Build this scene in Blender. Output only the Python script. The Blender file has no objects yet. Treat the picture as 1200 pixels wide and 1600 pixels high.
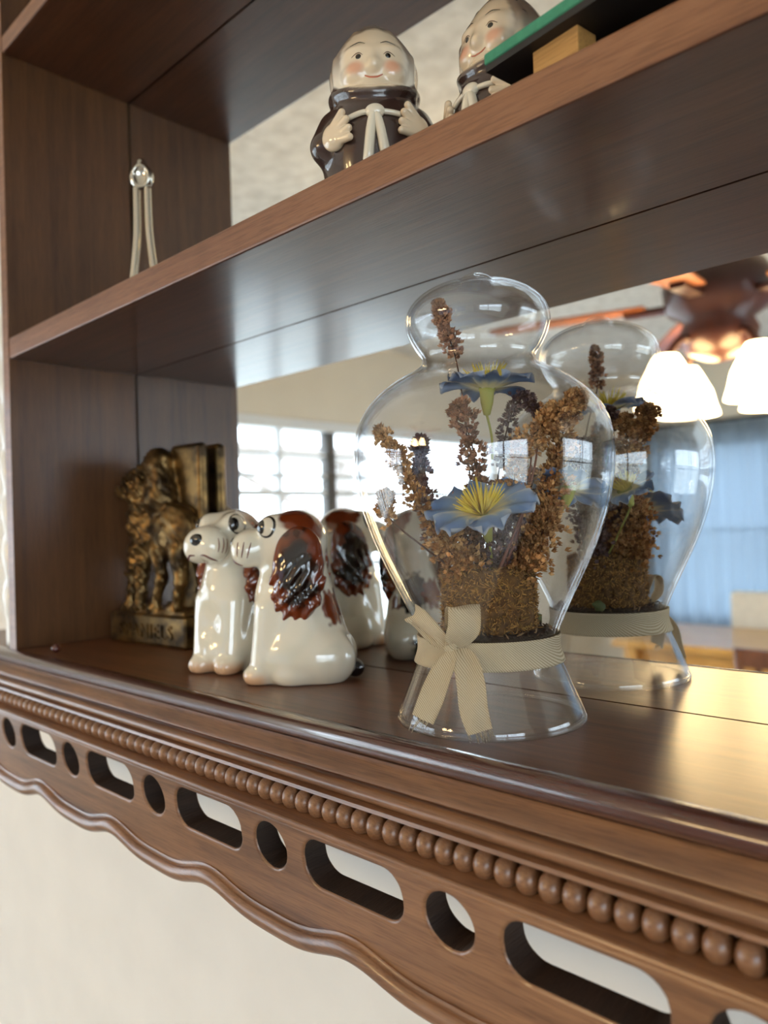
import bpy, bmesh, math, random
import numpy as np
from mathutils import Vector, Matrix
random.seed(7); rng = np.random.default_rng(7)
S = bpy.context.scene
COL = S.collection
Z0 = 1.408                       # height of the shelf's floor above the room floor

# ------------------------------------------------------------------ camera
YAW, PITCH, ROLL = 0.764286, 0.016754, -0.033299
FPX = 1192.4
cd = bpy.data.cameras.new('camera'); cam = bpy.data.objects.new('camera', cd); COL.objects.link(cam)
F = Vector((-math.sin(YAW)*math.cos(PITCH), math.cos(YAW)*math.cos(PITCH), math.sin(PITCH)))
R0 = Vector((math.cos(YAW), math.sin(YAW), 0)); U0 = R0.cross(F)
RR = R0*math.cos(ROLL)+U0*math.sin(ROLL); UU = U0*math.cos(ROLL)-R0*math.sin(ROLL)
m = Matrix((RR, UU, -F)).transposed().to_4x4()
m.translation = Vector((0.65, -0.352575, Z0+0.09204))
cam.matrix_world = m
cd.sensor_fit = 'VERTICAL'; cd.sensor_height = 36; cd.lens = FPX/1600*36
cd.clip_start = .01; cd.clip_end = 200
cd.dof.use_dof = True; cd.dof.focus_distance = .352; cd.dof.aperture_fstop = 8.0
S.camera = cam

# ------------------------------------------------------------------ world, exposure
w = bpy.data.worlds.new('sky'); S.world = w; w.use_nodes = True
bg = w.node_tree.nodes['Background']; bg.inputs[0].default_value = (.75, .87, 1, 1); bg.inputs[1].default_value = 5.4
S.view_settings.view_transform = 'Standard'; S.view_settings.look = 'None'
S.view_settings.gamma = 1; S.view_settings.use_curve_mapping = False
S.view_settings.exposure = 0.78
S.cycles.transparent_max_bounces = 40; S.cycles.max_bounces = 14
S.cycles.glossy_bounces = 8; S.cycles.diffuse_bounces = 5; S.cycles.transmission_bounces = 12
LAMP = 18.0

def portal(name, loc, rot, sx, sy):
    l = bpy.data.lights.new(name, 'AREA'); l.shape = 'RECTANGLE'; l.size = sx; l.size_y = sy; l.cycles.is_portal = True
    o = bpy.data.objects.new(name, l); o.location = loc; o.rotation_euler = rot; COL.objects.link(o)
RX0, RX1, RY0, RY1, RH = -2.2, 3.2, -4.5, .0125, 2.45
WL = (-3.7, -0.7, .60, 2.03)      # left wall window: y0 y1 z0 z1
WB = (-1.55, 1.9, .82, 1.98)       # far wall window: x0 x1 z0 z1
WR = (-3.4, -0.8, .60, 2.03)       # unseen right wall opening, added for cool fill light: y0 y1 z0 z1
portal('window_portal', (RX0-.06, (WL[0]+WL[1])/2, (WL[2]+WL[3])/2), (0, -math.pi/2, 0), WL[3]-WL[2], WL[1]-WL[0])
portal('window_portal', (RX1+.06, (WR[0]+WR[1])/2, (WR[2]+WR[3])/2), (0, math.pi/2, 0), WR[3]-WR[2], WR[1]-WR[0])  # portal of the added right wall opening
portal('window_portal', ((WB[0]+WB[1])/2, RY0-.06, (WB[2]+WB[3])/2), (math.pi/2, 0, 0), WB[1]-WB[0], WB[3]-WB[2])

# ------------------------------------------------------------------ materials
def lin(c):
    return tuple(((x/255)/12.92 if x/255 <= .04045 else ((x/255+.055)/1.055)**2.4) for x in c)
MATS = {}
class NT:
    def __init__(s, name):
        s.m = bpy.data.materials.new(name); s.m.use_nodes = True; s.t = s.m.node_tree
        s.b = s.t.nodes['Principled BSDF']; s.out = s.t.nodes['Material Output']; MATS[name] = s.m
    def n(s, ty, **kw):
        x = s.t.nodes.new(ty)
        for k, v in kw.items():
            if k[0] == 'i' and k[1:].isdigit(): x.inputs[int(k[1:])].default_value = v
            elif k in x.inputs and not hasattr(x, k): x.inputs[k].default_value = v
            else: setattr(x, k, v)
        return x
    def l(s, a, b): s.t.links.new(a, b)
    def set(s, **kw):
        for k, v in kw.items(): s.b.inputs[k.replace('_', ' ')].default_value = v
        return s
def ramp(nt, stops):
    r = nt.n('ShaderNodeValToRGB'); e = r.color_ramp.elements
    while len(e) < len(stops): e.new(.5)
    for el, (p, c) in zip(e, stops): el.position = p; el.color = (*c, 1)
    return r
def plain(name, c, rough=.5, metal=0, coat=0, noise=0, nscale=40, bump=0, spec=.5):
    nt = NT(name); nt.set(Roughness=rough, Metallic=metal)
    nt.b.inputs['Coat Weight'].default_value = coat; nt.b.inputs['Coat Roughness'].default_value = .04
    nt.b.inputs['Specular IOR Level'].default_value = spec
    c = lin(c); nt.b.inputs['Base Color'].default_value = (*c, 1)
    if noise or bump:
        tc = nt.n('ShaderNodeTexCoord'); no = nt.n('ShaderNodeTexNoise'); no.inputs['Scale'].default_value = nscale
        no.inputs['Detail'].default_value = 5; nt.l(tc.outputs['Object'], no.inputs['Vector'])
        if noise:
            r = ramp(nt, [(.3, tuple(x*(1-noise) for x in c)), (.7, tuple(min(1, x*(1+noise)) for x in c))])
            nt.l(no.outputs[0], r.inputs[0]); nt.l(r.outputs[0], nt.b.inputs['Base Color'])
        if bump:
            b = nt.n('ShaderNodeBump'); b.inputs['Strength'].default_value = bump; b.inputs['Distance'].default_value = .002
            nt.l(no.outputs[0], b.inputs['Height']); nt.l(b.outputs[0], nt.b.inputs['Normal'])
    return nt.m
def wood(name, dark, light, axis='X', rough=.32, coat=.35, coatr=.16, scale=1., bump=.12):
    nt = NT(name); tc = nt.n('ShaderNodeTexCoord'); mp = nt.n('ShaderNodeMapping')
    lo, hi = 6*scale, 170*scale
    mp.inputs['Scale'].default_value = {'X': (lo, hi, hi), 'Z': (hi, hi, lo), 'Y': (hi, lo, hi)}[axis]
    nt.l(tc.outputs['Object'], mp.inputs[0])
    n1 = nt.n('ShaderNodeTexNoise'); n1.inputs['Scale'].default_value = 1; n1.inputs['Detail'].default_value = 6; n1.inputs['Roughness'].default_value = .6
    n1.inputs['Distortion'].default_value = .5; nt.l(mp.outputs[0], n1.inputs['Vector'])
    n2 = nt.n('ShaderNodeTexNoise'); n2.inputs['Scale'].default_value = 9; n2.inputs['Detail'].default_value = 3; nt.l(tc.outputs['Object'], n2.inputs['Vector'])
    mm = nt.n('ShaderNodeMix'); mm.data_type = 'FLOAT'; mm.inputs[0].default_value = .35
    nt.l(n1.outputs[0], mm.inputs[2]); nt.l(n2.outputs[0], mm.inputs[3])
    d, l_ = lin(dark), lin(light); mid = tuple((a+b)/2 for a, b in zip(d, l_))
    r = ramp(nt, [(.32, d), (.5, mid), (.68, l_)]); nt.l(mm.outputs[0], r.inputs[0]); nt.l(r.outputs[0], nt.b.inputs['Base Color'])
    nt.set(Roughness=rough); nt.b.inputs['Coat Weight'].default_value = coat; nt.b.inputs['Coat Roughness'].default_value = coatr
    mp2 = nt.n('ShaderNodeMapping'); mp2.inputs['Scale'].default_value = tuple(q*(9 if q > lo*1.5 else 12) for q in mp.inputs['Scale'].default_value); nt.l(tc.outputs['Object'], mp2.inputs[0])
    n3 = nt.n('ShaderNodeTexNoise'); n3.inputs['Scale'].default_value = 1; n3.inputs['Detail'].default_value = 2; nt.l(mp2.outputs[0], n3.inputs['Vector'])
    pr = ramp(nt, [(.36, (.66, .62, .6)), (.52, (1, 1, 1))]); nt.l(n3.outputs[0], pr.inputs[0])
    mu = nt.n('ShaderNodeMix'); mu.data_type = 'RGBA'; mu.blend_type = 'MULTIPLY'; mu.inputs[0].default_value = .75
    nt.l(r.outputs[0], mu.inputs[6]); nt.l(pr.outputs[0], mu.inputs[7]); nt.l(mu.outputs[2], nt.b.inputs['Base Color'])
    ad = nt.n('ShaderNodeMath'); ad.operation = 'MULTIPLY_ADD'; nt.l(n3.outputs[0], ad.inputs[0]); ad.inputs[1].default_value = .5; nt.l(n1.outputs[0], ad.inputs[2])
    b = nt.n('ShaderNodeBump'); b.inputs['Strength'].default_value = bump*1.6; b.inputs['Distance'].default_value = .0006
    nt.l(ad.outputs[0], b.inputs['Height']); nt.l(b.outputs[0], nt.b.inputs['Normal'])
    return nt.m
def vcol(name, rough=.1, coat=1., metal=0, noise=0, sss=0):
    nt = NT(name); a = nt.n('ShaderNodeAttribute'); a.attribute_name = 'Col'
    nt.l(a.outputs['Color'], nt.b.inputs['Base Color']); nt.set(Roughness=rough, Metallic=metal)
    nt.b.inputs['Coat Weight'].default_value = coat; nt.b.inputs['Coat Roughness'].default_value = .03
    return nt
M_wood = wood('walnut_wood', (88, 54, 34), (158, 112, 76), rough=.36, coat=.3, coatr=.16)
M_woodd = wood('dark_walnut_wood', (64, 33, 18), (100, 58, 34), rough=.36, coat=.45, coatr=.13)
M_woodz = wood('dark_walnut_upright_grain', (72, 42, 20), (108, 70, 38), axis='Z', rough=.42, coat=.12, coatr=.25, scale=.7)
M_floorb = wood('shelf_floor_wood', (76, 42, 22), (118, 72, 42), rough=.42, coat=.35, coatr=.26)
M_edge = wood('walnut_edge_wood', (112, 68, 42), (158, 108, 74), rough=.42, coat=.15, bump=.2)
M_raw_shade = wood('routed_dark_shaded_wood', (28, 17, 11), (58, 38, 25), axis='Y', rough=.75, coat=0, bump=.6)  # raw dark stain, with the shade inside the holes mixed into its colour
M_wall = plain('wall_plaster', (234, 228, 218), rough=.85, noise=.03, nscale=14, bump=.25)
M_room = plain('room_wall_paint', (226, 218, 202), rough=.9, noise=.02, nscale=5)
def mk_ceiling():
    nt = NT('ceiling_texture'); nt.set(Roughness=.95)
    tc = nt.n('ShaderNodeTexCoord'); no = nt.n('ShaderNodeTexNoise'); no.inputs['Scale'].default_value = 22; no.inputs['Detail'].default_value = 7
    nt.l(tc.outputs['Object'], no.inputs['Vector']); r = ramp(nt, [(.3, lin((206, 202, 194))), (.7, lin((236, 233, 226)))])
    nt.l(no.outputs[0], r.inputs[0]); nt.l(r.outputs[0], nt.b.inputs['Base Color'])
    b = nt.n('ShaderNodeBump'); b.inputs['Strength'].default_value = .6; b.inputs['Distance'].default_value = .01
    nt.l(no.outputs[0], b.inputs['Height']); nt.l(b.outputs[0], nt.b.inputs['Normal'])
    return nt.m
M_ceil = mk_ceiling()
def mk_mirror():
    nt = NT('mirror_silver'); nt.set(Metallic=1, Roughness=0); nt.b.inputs['Base Color'].default_value = (.90, .91, .90, 1)
    return nt.m
M_mirror = mk_mirror()
def mk_glass(name, f0=.075, tint=(1, 1, 1)):
    nt = NT(name); nt.t.nodes.remove(nt.b)
    lw = nt.n('ShaderNodeLayerWeight'); lw.inputs['Blend'].default_value = .5
    pw = nt.n('ShaderNodeMath'); pw.operation = 'POWER'; nt.l(lw.outputs['Facing'], pw.inputs[0]); pw.inputs[1].default_value = 4.2
    ma = nt.n('ShaderNodeMath'); ma.operation = 'MULTIPLY_ADD'; nt.l(pw.outputs[0], ma.inputs[0]); ma.inputs[1].default_value = .9-f0; ma.inputs[2].default_value = f0
    tr = nt.n('ShaderNodeBsdfTransparent'); tr.inputs[0].default_value = (*tint, 1)
    gl = nt.n('ShaderNodeBsdfGlossy'); gl.inputs['Roughness'].default_value = .015
    mx = nt.n('ShaderNodeMixShader'); nt.l(ma.outputs[0], mx.inputs[0]); nt.l(tr.outputs[0], mx.inputs[1]); nt.l(gl.outputs[0], mx.inputs[2])
    nt.l(mx.outputs[0], nt.out.inputs[0]); return nt.m
M_glass = mk_glass('clear_blown_glass', .06, (.985, .985, .985))
M_pane = mk_glass('window_glass', .04, (.97, .98, .98))

# ------------------------------------------------------------------ builders
def empty(name, label, cat, loc=(0, 0, 0), rz=0, group=None):
    o = bpy.data.objects.new(name, None); COL.objects.link(o); o.empty_display_size = .02
    o.location = loc; o.rotation_euler = (0, 0, rz); o['label'] = label; o['category'] = cat
    if group: o['group'] = group
    return o
def link(name, me, mat, parent=None, smooth=True, kind=None, label=None, cat=None):
    o = bpy.data.objects.new(name, me); COL.objects.link(o)
    if mat is not None and not me.materials: me.materials.append(mat)
    if parent: o.parent = parent
    if smooth: me.polygons.foreach_set('use_smooth', [True]*len(me.polygons))
    if kind: o['kind'] = kind
    if label: o['label'] = label
    if cat: o['category'] = cat
    return o
def mesh(v, f):
    me = bpy.data.meshes.new('mesh'); me.from_pydata([tuple(map(float, a)) for a in v], [], [tuple(map(int, a)) for a in f]); me.update(); return me
def from_bm(bm):
    me = bpy.data.meshes.new('mesh'); bm.normal_update(); bm.to_mesh(me); bm.free(); return me
def box_bm(bm, lo, hi):
    vs = [bm.verts.new((x, y, z)) for x in (lo[0], hi[0]) for y in (lo[1], hi[1]) for z in (lo[2], hi[2])]
    for q in ((0, 1, 3, 2), (4, 6, 7, 5), (0, 4, 5, 1), (2, 3, 7, 6), (0, 2, 6, 4), (1, 5, 7, 3)): bm.faces.new([vs[i] for i in q])
def boxme(lo, hi, bev=0, seg=2):
    bm = bmesh.new(); box_bm(bm, lo, hi)
    if bev: bmesh.ops.bevel(bm, geom=bm.edges[:], offset=bev, segments=seg, affect='EDGES', profile=.5)
    return from_bm(bm)
def box(name, lo, hi, mat, parent=None, bev=0, **kw):
    return link(name, boxme(lo, hi, bev), mat, parent, smooth=False, **kw)
def struct(name, lo, hi, mat, parent=None):
    o = box(name, lo, hi, mat, parent)
    if not parent: o['kind'] = 'structure'
    return o
def extrude_x(prof, x0, x1, close=True):
    n = len(prof); v = [(x0, y, z) for y, z in prof]+[(x1, y, z) for y, z in prof]
    f = [(i, (i+1) % n, n+(i+1) % n, n+i) for i in range(n)]+[tuple(range(n))[::-1], tuple(range(n, 2*n))]
    return mesh(v, f)
def lathe(prof, n=64, close=False, skew=0):
    """prof: (r,z) list revolved about z"""
    v = []; f = []; k = len(prof)
    for i in range(n):
        a = 2*math.pi*i/n
        for r, z in prof: v.append((r*math.cos(a)+skew*z, r*math.sin(a), z))
    for i in range(n):
        j = (i+1) % n
        for q in range(k if close else k-1):
            q2 = (q+1) % k
            f.append((i*k+q, j*k+q, j*k+q2, i*k+q2))
    return mesh(v, f)
def catmull(pts, per=8):
    P = [np.array(p, float) for p in pts]; P = [2*P[0]-P[1]]+P+[2*P[-1]-P[-2]]; out = []
    for i in range(1, len(P)-2):
        for t in np.linspace(0, 1, per, endpoint=False):
            a, b, c, d = P[i-1:i+3]
            out.append(.5*((2*b)+(-a+c)*t+(2*a-5*b+4*c-d)*t*t+(-a+3*b-3*c+d)*t**3))
    out.append(P[-2]); return np.array(out)
def tube_data(path, rad, n=6):
    path = np.asarray(path, float); rad = np.broadcast_to(rad, len(path)); v = []; f = []
    t = np.gradient(path, axis=0); t /= np.linalg.norm(t, axis=1)[:, None]+1e-12
    up = np.array([0, 0, 1.]) if abs(t[0][2]) < .9 else np.array([1., 0, 0])
    for i in range(len(path)):
        a = up-t[i]*(up@t[i]); a /= np.linalg.norm(a); up = a; b = np.cross(t[i], a)
        for k in range(n):
            an = 2*math.pi*k/n; v.append(path[i]+rad[i]*(math.cos(an)*a+math.sin(an)*b))
    for i in range(len(path)-1):
        for k in range(n):
            k2 = (k+1) % n; f.append((i*n+k, i*n+k2, (i+1)*n+k2, (i+1)*n+k))
    f.append(tuple(range(n))[::-1]); f.append(tuple(range((len(path)-1)*n, len(path)*n)))
    return v, f
def tube(name, path, rad, mat, parent, n=8, **kw):
    return link(name, mesh(*tube_data(path, rad, n)), mat, parent, **kw)
class Acc:
    def __init__(s): s.v = []; s.f = []; s.c = []
    def add(s, v, f, c=None):
        o = len(s.v); s.v += [tuple(x) for x in v]; s.f += [tuple(i+o for i in q) for q in f]
        if c is not None: s.c += ([c]*len(v) if len(np.shape(c)) == 1 else [tuple(x) for x in c])
    def me(s):
        m_ = mesh(s.v, s.f)
        if s.c: setcol(m_, np.array(s.c))
        return m_
def setcol(me, c):
    c = np.asarray(c, np.float32); a = me.color_attributes.new('Col', 'FLOAT_COLOR', 'POINT')
    a.data.foreach_set('color', np.concatenate([c, np.ones((len(c), 1), np.float32)], 1).ravel())

# --- distance fields turned into smooth meshes (surface nets)
def smin(a, b, k): h = np.clip(.5+.5*(b-a)/k, 0, 1); return b+(a-b)*h-k*h*(1-h)
def smax(a, b, k): return -smin(-a, -b, k)
def ell(p, c, r):
    q = (p-np.array(c, float)); r = np.array(r, float); k0 = np.linalg.norm(q/r, axis=1); k1 = np.linalg.norm(q/(r*r), axis=1)
    return k0*(k0-1)/(k1+1e-9)
def cone(p, a, b, ra, rb):
    a = np.array(a, float); b = np.array(b, float); ab = b-a; t = np.clip(((p-a)@ab)/(ab@ab), 0, 1)
    return np.linalg.norm(p-a-t[:, None]*ab, axis=1)-(ra+(rb-ra)*t)
def rbox(p, c, h, r):
    q = np.abs(p-np.array(c, float))-np.array(h, float)+r
    return np.linalg.norm(np.maximum(q, 0), axis=1)+np.minimum(q.max(1), 0)-r
def union(ds, k):
    d = ds[0]
    for e in ds[1:]: d = smin(d, e, k)
    return d
def grad(sdf, p, e=.15):
    g = np.stack([sdf(p+e*np.eye(3)[i])-sdf(p-e*np.eye(3)[i]) for i in range(3)], 1)/(2*e)
    return g
def nets(sdf, lo, hi, h, sc=.001):
    ax = [np.arange(l, u+h, h) for l, u in zip(lo, hi)]; sh = [len(a) for a in ax]
    P = np.stack(np.meshgrid(*ax, indexing='ij'), -1).reshape(-1, 3); V = sdf(P).reshape(sh); I = V < 0
    cs = [slice(None, -1), slice(1, None)]; cnt = sum(I[cs[a], cs[b], cs[c]].astype(int) for a in (0, 1) for b in (0, 1) for c in (0, 1))
    act = (cnt > 0) & (cnt < 8); idx = -np.ones(act.shape, int); N = act.sum(); idx[act] = np.arange(N)
    cell = np.argwhere(act); acc = np.zeros((N, 3)); w_ = np.zeros(N)
    corners = [(a, b, c) for a in (0, 1) for b in (0, 1) for c in (0, 1)]
    for i, A in enumerate(corners):
        for B in corners[i+1:]:
            if sum(abs(x-y) for x, y in zip(A, B)) != 1: continue
            va = V[tuple((cell+A).T)]; vb = V[tuple((cell+B).T)]; mk = (va < 0) != (vb < 0)
            t = np.where(mk, va/(va-vb+1e-30), 0)[:, None]
            acc += np.where(mk[:, None], np.array(A)+t*(np.array(B)-np.array(A)), 0); w_ += mk
    pos = (cell+acc/w_[:, None])*h+np.array(lo, float)
    for _ in range(2):
        g = grad(sdf, pos); gg = (g*g).sum(1); st = sdf(pos)/np.maximum(gg, .2); pos -= np.clip(st, -h*.7, h*.7)[:, None]*g
    faces = []
    for d in range(3):
        s0 = [slice(1, -1)]*3; s0[d] = slice(0, None); a = [slice(None)]*3
        e1, e2 = [(1, 2), (2, 0), (0, 1)][d]
        A = I[tuple(slice(None, -1) if q == d else slice(None) for q in range(3))]; B = I[tuple(slice(1, None) if q == d else slice(None) for q in range(3))]
        E_ = np.argwhere(A != B); E_ = E_[(E_[:, e1] > 0) & (E_[:, e2] > 0) & (E_[:, e1] < sh[e1]-1) & (E_[:, e2] < sh[e2]-1)]
        o1 = np.eye(3, dtype=int)[e1]; o2 = np.eye(3, dtype=int)[e2]
        q = np.stack([idx[tuple((E_-o1-o2).T)], idx[tuple((E_-o2).T)], idx[tuple(E_.T)], idx[tuple((E_-o1).T)]], 1)
        fl = A[tuple(E_.T)]; q[~fl] = q[~fl][:, ::-1]; faces.append(q)
    Q = np.concatenate(faces); Q = Q[(Q >= 0).all(1)]
    me = bpy.data.meshes.new('mesh'); me.vertices.add(N); me.vertices.foreach_set('co', (pos*sc).ravel().astype(np.float32))
    me.loops.add(len(Q)*4); me.loops.foreach_set('vertex_index', Q.ravel().astype(np.int32))
    me.polygons.add(len(Q)); me.polygons.foreach_set('loop_start', np.arange(0, len(Q)*4, 4, dtype=np.int32)); me.polygons.foreach_set('loop_total', np.full(len(Q), 4, np.int32))
    me.update(calc_edges=True); me.validate(); return me, pos
def snap(sdf, p, off=.0, it=6):
    p = np.array(p, float).reshape(-1, 3)
    for _ in range(it):
        g = grad(sdf, p); g /= np.linalg.norm(g, axis=1)[:, None]+1e-9; p = p-(sdf(p)-off)[:, None]*g*.9
    return p
def stroke(sdf, pts, r, off=.1, per=8):
    p = snap(sdf, catmull(pts, per), off); n = len(p); t = np.linspace(0, 1, n); rad = r*(.35+.65*np.sin(np.pi*np.clip(t, .04, .96))**.6)
    return tube_data(p*.001, rad*.001, 6)
def patch(sdf, c, nrm, rx, rz, off=.25, rot=0, rings=6, n=28, dome=.3):
    nrm = np.array(nrm, float); nrm /= np.linalg.norm(nrm); u = np.cross([0, 0, 1.], nrm); u /= np.linalg.norm(u); v = np.cross(nrm, u)
    c = np.array(c, float); P = []; offs = []
    for i in range(rings+1):
        s = i/rings
        for k in range(n if i else 1):
            a = 2*math.pi*k/n; x = rx*s*math.cos(a); y = rz*s*math.sin(a)
            x, y = x*math.cos(rot)-y*math.sin(rot), x*math.sin(rot)+y*math.cos(rot)
            P.append(c+u*x+v*y); offs.append(off+dome*(1-s*s) if s < 1 else -.1)
    P = np.array(P); offs = np.array(offs)
    for _ in range(6):
        d = sdf(P)-offs; P = P-np.clip(d, -2, 2)[:, None]*nrm*.8
    f = [(0, 1+k, 1+(k+1) % n) for k in range(n)]
    for i in range(1, rings):
        a0 = 1+(i-1)*n; b0 = 1+i*n
        for k in range(n): k2 = (k+1) % n; f.append((a0+k, b0+k, b0+k2, a0+k2))
    return P*.001, f
def ssp(a, b, x): t = np.clip((x-a)/(b-a), 0, 1); return t*t*(3-2*t)
def mixc(a, b, t): return np.asarray(a)*(1-t[:, None])+np.asarray(b)*t[:, None]
def wob(p, s, seed=0):
    r = np.random.default_rng(seed); o = np.zeros(len(p))
    for i in range(7):
        k = r.normal(size=3); k /= np.linalg.norm(k); o += np.sin(p@k*s*r.uniform(.6, 1.9)+r.uniform(0, 6))
    return o/3.5

# ================================================================== THE ROOM
def wall_with_hole(prefix, axis, pos0, pos1, a0, a1, hole, mat, name):
    """one wall as a single mesh around a rectangular opening"""
    bm = bmesh.new(); h0, h1, z0, z1 = hole
    for (p0, p1, q0, q1) in ((a0, h0, 0, RH), (h1, a1, 0, RH), (h0, h1, 0, z0), (h0, h1, z1, RH)):
        if axis == 'x': box_bm(bm, (pos0, p0, q0), (pos1, p1, q1))
        else: box_bm(bm, (p0, pos0, q0), (p1, pos1, q1))
    o = link(name, from_bm(bm), mat, smooth=False, kind='structure'); return o
M_floor = wood('pale_grey_oak_floor', (142, 132, 120), (182, 172, 160), axis='X', rough=.4, coat=.2, scale=.12)
struct('floor', (RX0-.2, RY0-.2, -.1), (RX1+.2, RY1+.15, 0), M_floor)
struct('ceiling', (RX0-.2, RY0-.2, RH), (RX1+.2, RY1+.15, RH+.1), M_ceil)
struct('wall_back', (RX0-.12, RY1, 0), (RX1+.12, RY1+.12, RH), M_wall)
wall_with_hole('', 'x', RX1, RX1+.12, RY0, RY1, WR, M_room, 'wall_right')
wall_with_hole('', 'x', RX0-.12, RX0, RY0, RY1, WL, M_room, 'wall_left')
wall_with_hole('', 'y', RY0-.12, RY0, RX0-.12, RX1+.12, WB, M_room, 'wall_front')
M_wframe = plain('white_window_paint', (232, 236, 240), rough=.5)
M_bar = plain('dark_window_metal', (92, 88, 84), rough=.6)
M_blind = plain('white_blind_slat', (236, 236, 232), rough=.6)
def window(name, axis, pos, hole, posts, rails, dark):
    a0, a1, z0, z1 = hole
    fr = bmesh.new(); t = .05
    def b(bm, p0, p1, q0, q1, d0, d1):
        if axis == 'x': box_bm(bm, (pos+d0, p0, q0), (pos+d1, p1, q1))
        else: box_bm(bm, (p0, pos+d0, q0), (p1, pos+d1, q1))
    for (p0, p1, q0, q1) in ((a0, a0+t, z0, z1), (a1-t, a1, z0, z1), (a0+t, a1-t, z0, z0+t), (a0+t, a1-t, z1-t, z1)): b(fr, p0, p1, q0, q1, -.11, -.02)
    root = link(name, from_bm(fr), M_wframe, smooth=False, kind='structure')
    for c, wd in posts:
        bm = bmesh.new(); b(bm, c-wd/2, c+wd/2, z0+t, z1-t, -.085, -.035); link('window_post', from_bm(bm), M_bar if wd > .03 else M_wframe, root, smooth=False)
    for z, wd in rails:
        bm = bmesh.new(); b(bm, a0+t, a1-t, z-wd/2, z+wd/2, -.08, -.045); link('window_rail', from_bm(bm), M_wframe, root, smooth=False)
    bm = bmesh.new(); b(bm, a0+t, a1-t, z0+t, z1-t, -.066, -.060); link('window_pane', from_bm(bm), M_pane, root, smooth=False)
    return root
window('window_1', 'x', RX0, WL, [(-1.3, .06), (-1.95, .028), (-2.28, .06), (-3.0, .06)], [(1.86, .018), (1.755, .022), (1.67, .03), (1.30, .03)], True)
window('added_fill_window', 'x', RX1+.13, WR, [(-2.1, .06)], [(1.3, .03)], True)  # added out of view, lets extra daylight in from the right
window('window_2', 'y', RY0, WB, [(-.72, .06), (.3, .06)], [(1.40, .03)], True)
# outside: patio cover and lawn
M_lawn = plain('pale_patio_paving', (196, 196, 190), rough=.9, noise=.25, nscale=2)
lw = struct('ground', (-40, -40, -.45), (40, 40, -.2), M_lawn)
M_beam = plain('grey_patio_timber', (150, 140, 134), rough=.7, noise=.1, nscale=6)
pt = empty('patio_cover', 'grey timber patio cover with slanted beams outside the side window', 'patio cover', (-3.6, -2.4, -.2))
for y in (-2.2, .4): box('post', (-1.05, y-.06, 0), (-.93, y+.06, 2.3), M_beam, pt)
box('beam', (-1.1, -2.4, 2.3), (-.9, 1.6, 2.42), M_beam, pt)
for i, (y, zz) in enumerate(((-1.6, 1.9), (-.5, 1.95), (.6, 1.9))):
    o = tube('rafter', [(-1., y-.7, 1.6), (-1., y+.9, 2.3)], .035, M_beam, pt, n=4, smooth=False)
box('rail', (-1.04, -2.2, 1.72), (-.96, .4, 1.78), plain('faded_red_timber', (176, 130, 118), rough=.7), pt)

# ceiling fan with lamps
fan = empty('ceiling_fan', 'dark red brown ceiling fan with lit glass lamp shades reflected in the mirror', 'ceiling fan', (-.09, -1.72, RH))
M_fan = plain('oiled_bronze_fan', (52, 24, 20), rough=.35, metal=.2, coat=.2)
M_blade = wood('fan_blade_wood', (130, 70, 36), (176, 106, 62), rough=.4, scale=.3)
def mk_lamp():
    nt = NT('lit_lamp_glass'); nt.b.inputs['Emission Color'].default_value = (1, .70, .34, 1); nt.b.inputs['Emission Strength'].default_value = LAMP
    nt.b.inputs['Base Color'].default_value = (1, .9, .7, 1); return nt.m
M_lamp = mk_lamp()
link('canopy', lathe([(0, 0), (.075, 0), (.07, -.03), (.03, -.06), (0, -.06)], 32), M_fan, fan)
tube('down_rod', [(0, 0, -.05), (0, 0, -.28)], .013, M_fan, fan)
link('motor_housing', lathe([(0, -.25), (.05, -.26), (.12, -.30), (.14, -.34), (.13, -.41), (.085, -.44), (.10, -.47), (.085, -.52), (.03, -.545), (0, -.55)], 40), M_fan, fan)
for i in range(5):
    a = .35+i*2*math.pi/5
    bm = bmesh.new(); pts = [(.18, -.045), (.30, -.062), (.55, -.07), (.62, -.05), (.635, 0), (.62, .05), (.55, .07), (.30, .062), (.18, .045)]
    lo_ = [bm.verts.new((x, y, -.385+.12*y)) for x, y in pts]; up_ = [bm.verts.new((x, y, -.377+.12*y)) for x, y in pts]
    bm.faces.new(lo_[::-1]); bm.faces.new(up_)
    for k in range(9): bm.faces.new((lo_[k], lo_[(k+1) % 9], up_[(k+1) % 9], up_[k]))
    bl = link('fan_blade', from_bm(bm), M_blade, fan, smooth=False); bl.rotation_euler.z = a
    br = box('blade_bracket', (.1, -.02, -.40), (.24, .02, -.385), M_fan, bl)
for i in range(4):
    a = .62+i*math.pi/2; c, s_ = math.cos(a), math.sin(a)
    ar = tube('lamp_arm', catmull([(.06*c, .06*s_, -.50), (.11*c, .11*s_, -.49), (.155*c, .155*s_, -.54)], 5), .011, M_fan, fan)
    sh = link('lamp_shade', lathe([(0, .012), (.025, .012), (.035, -.005), (.055, -.045), (.062, -.075), (.07, -.10), (.06, -.097), (0, -.085)], 28), M_lamp, fan)
    sh.location = (.155*c, .155*s_, -.55); sh.scale = (1.2, 1.2, 1.2)
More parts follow.
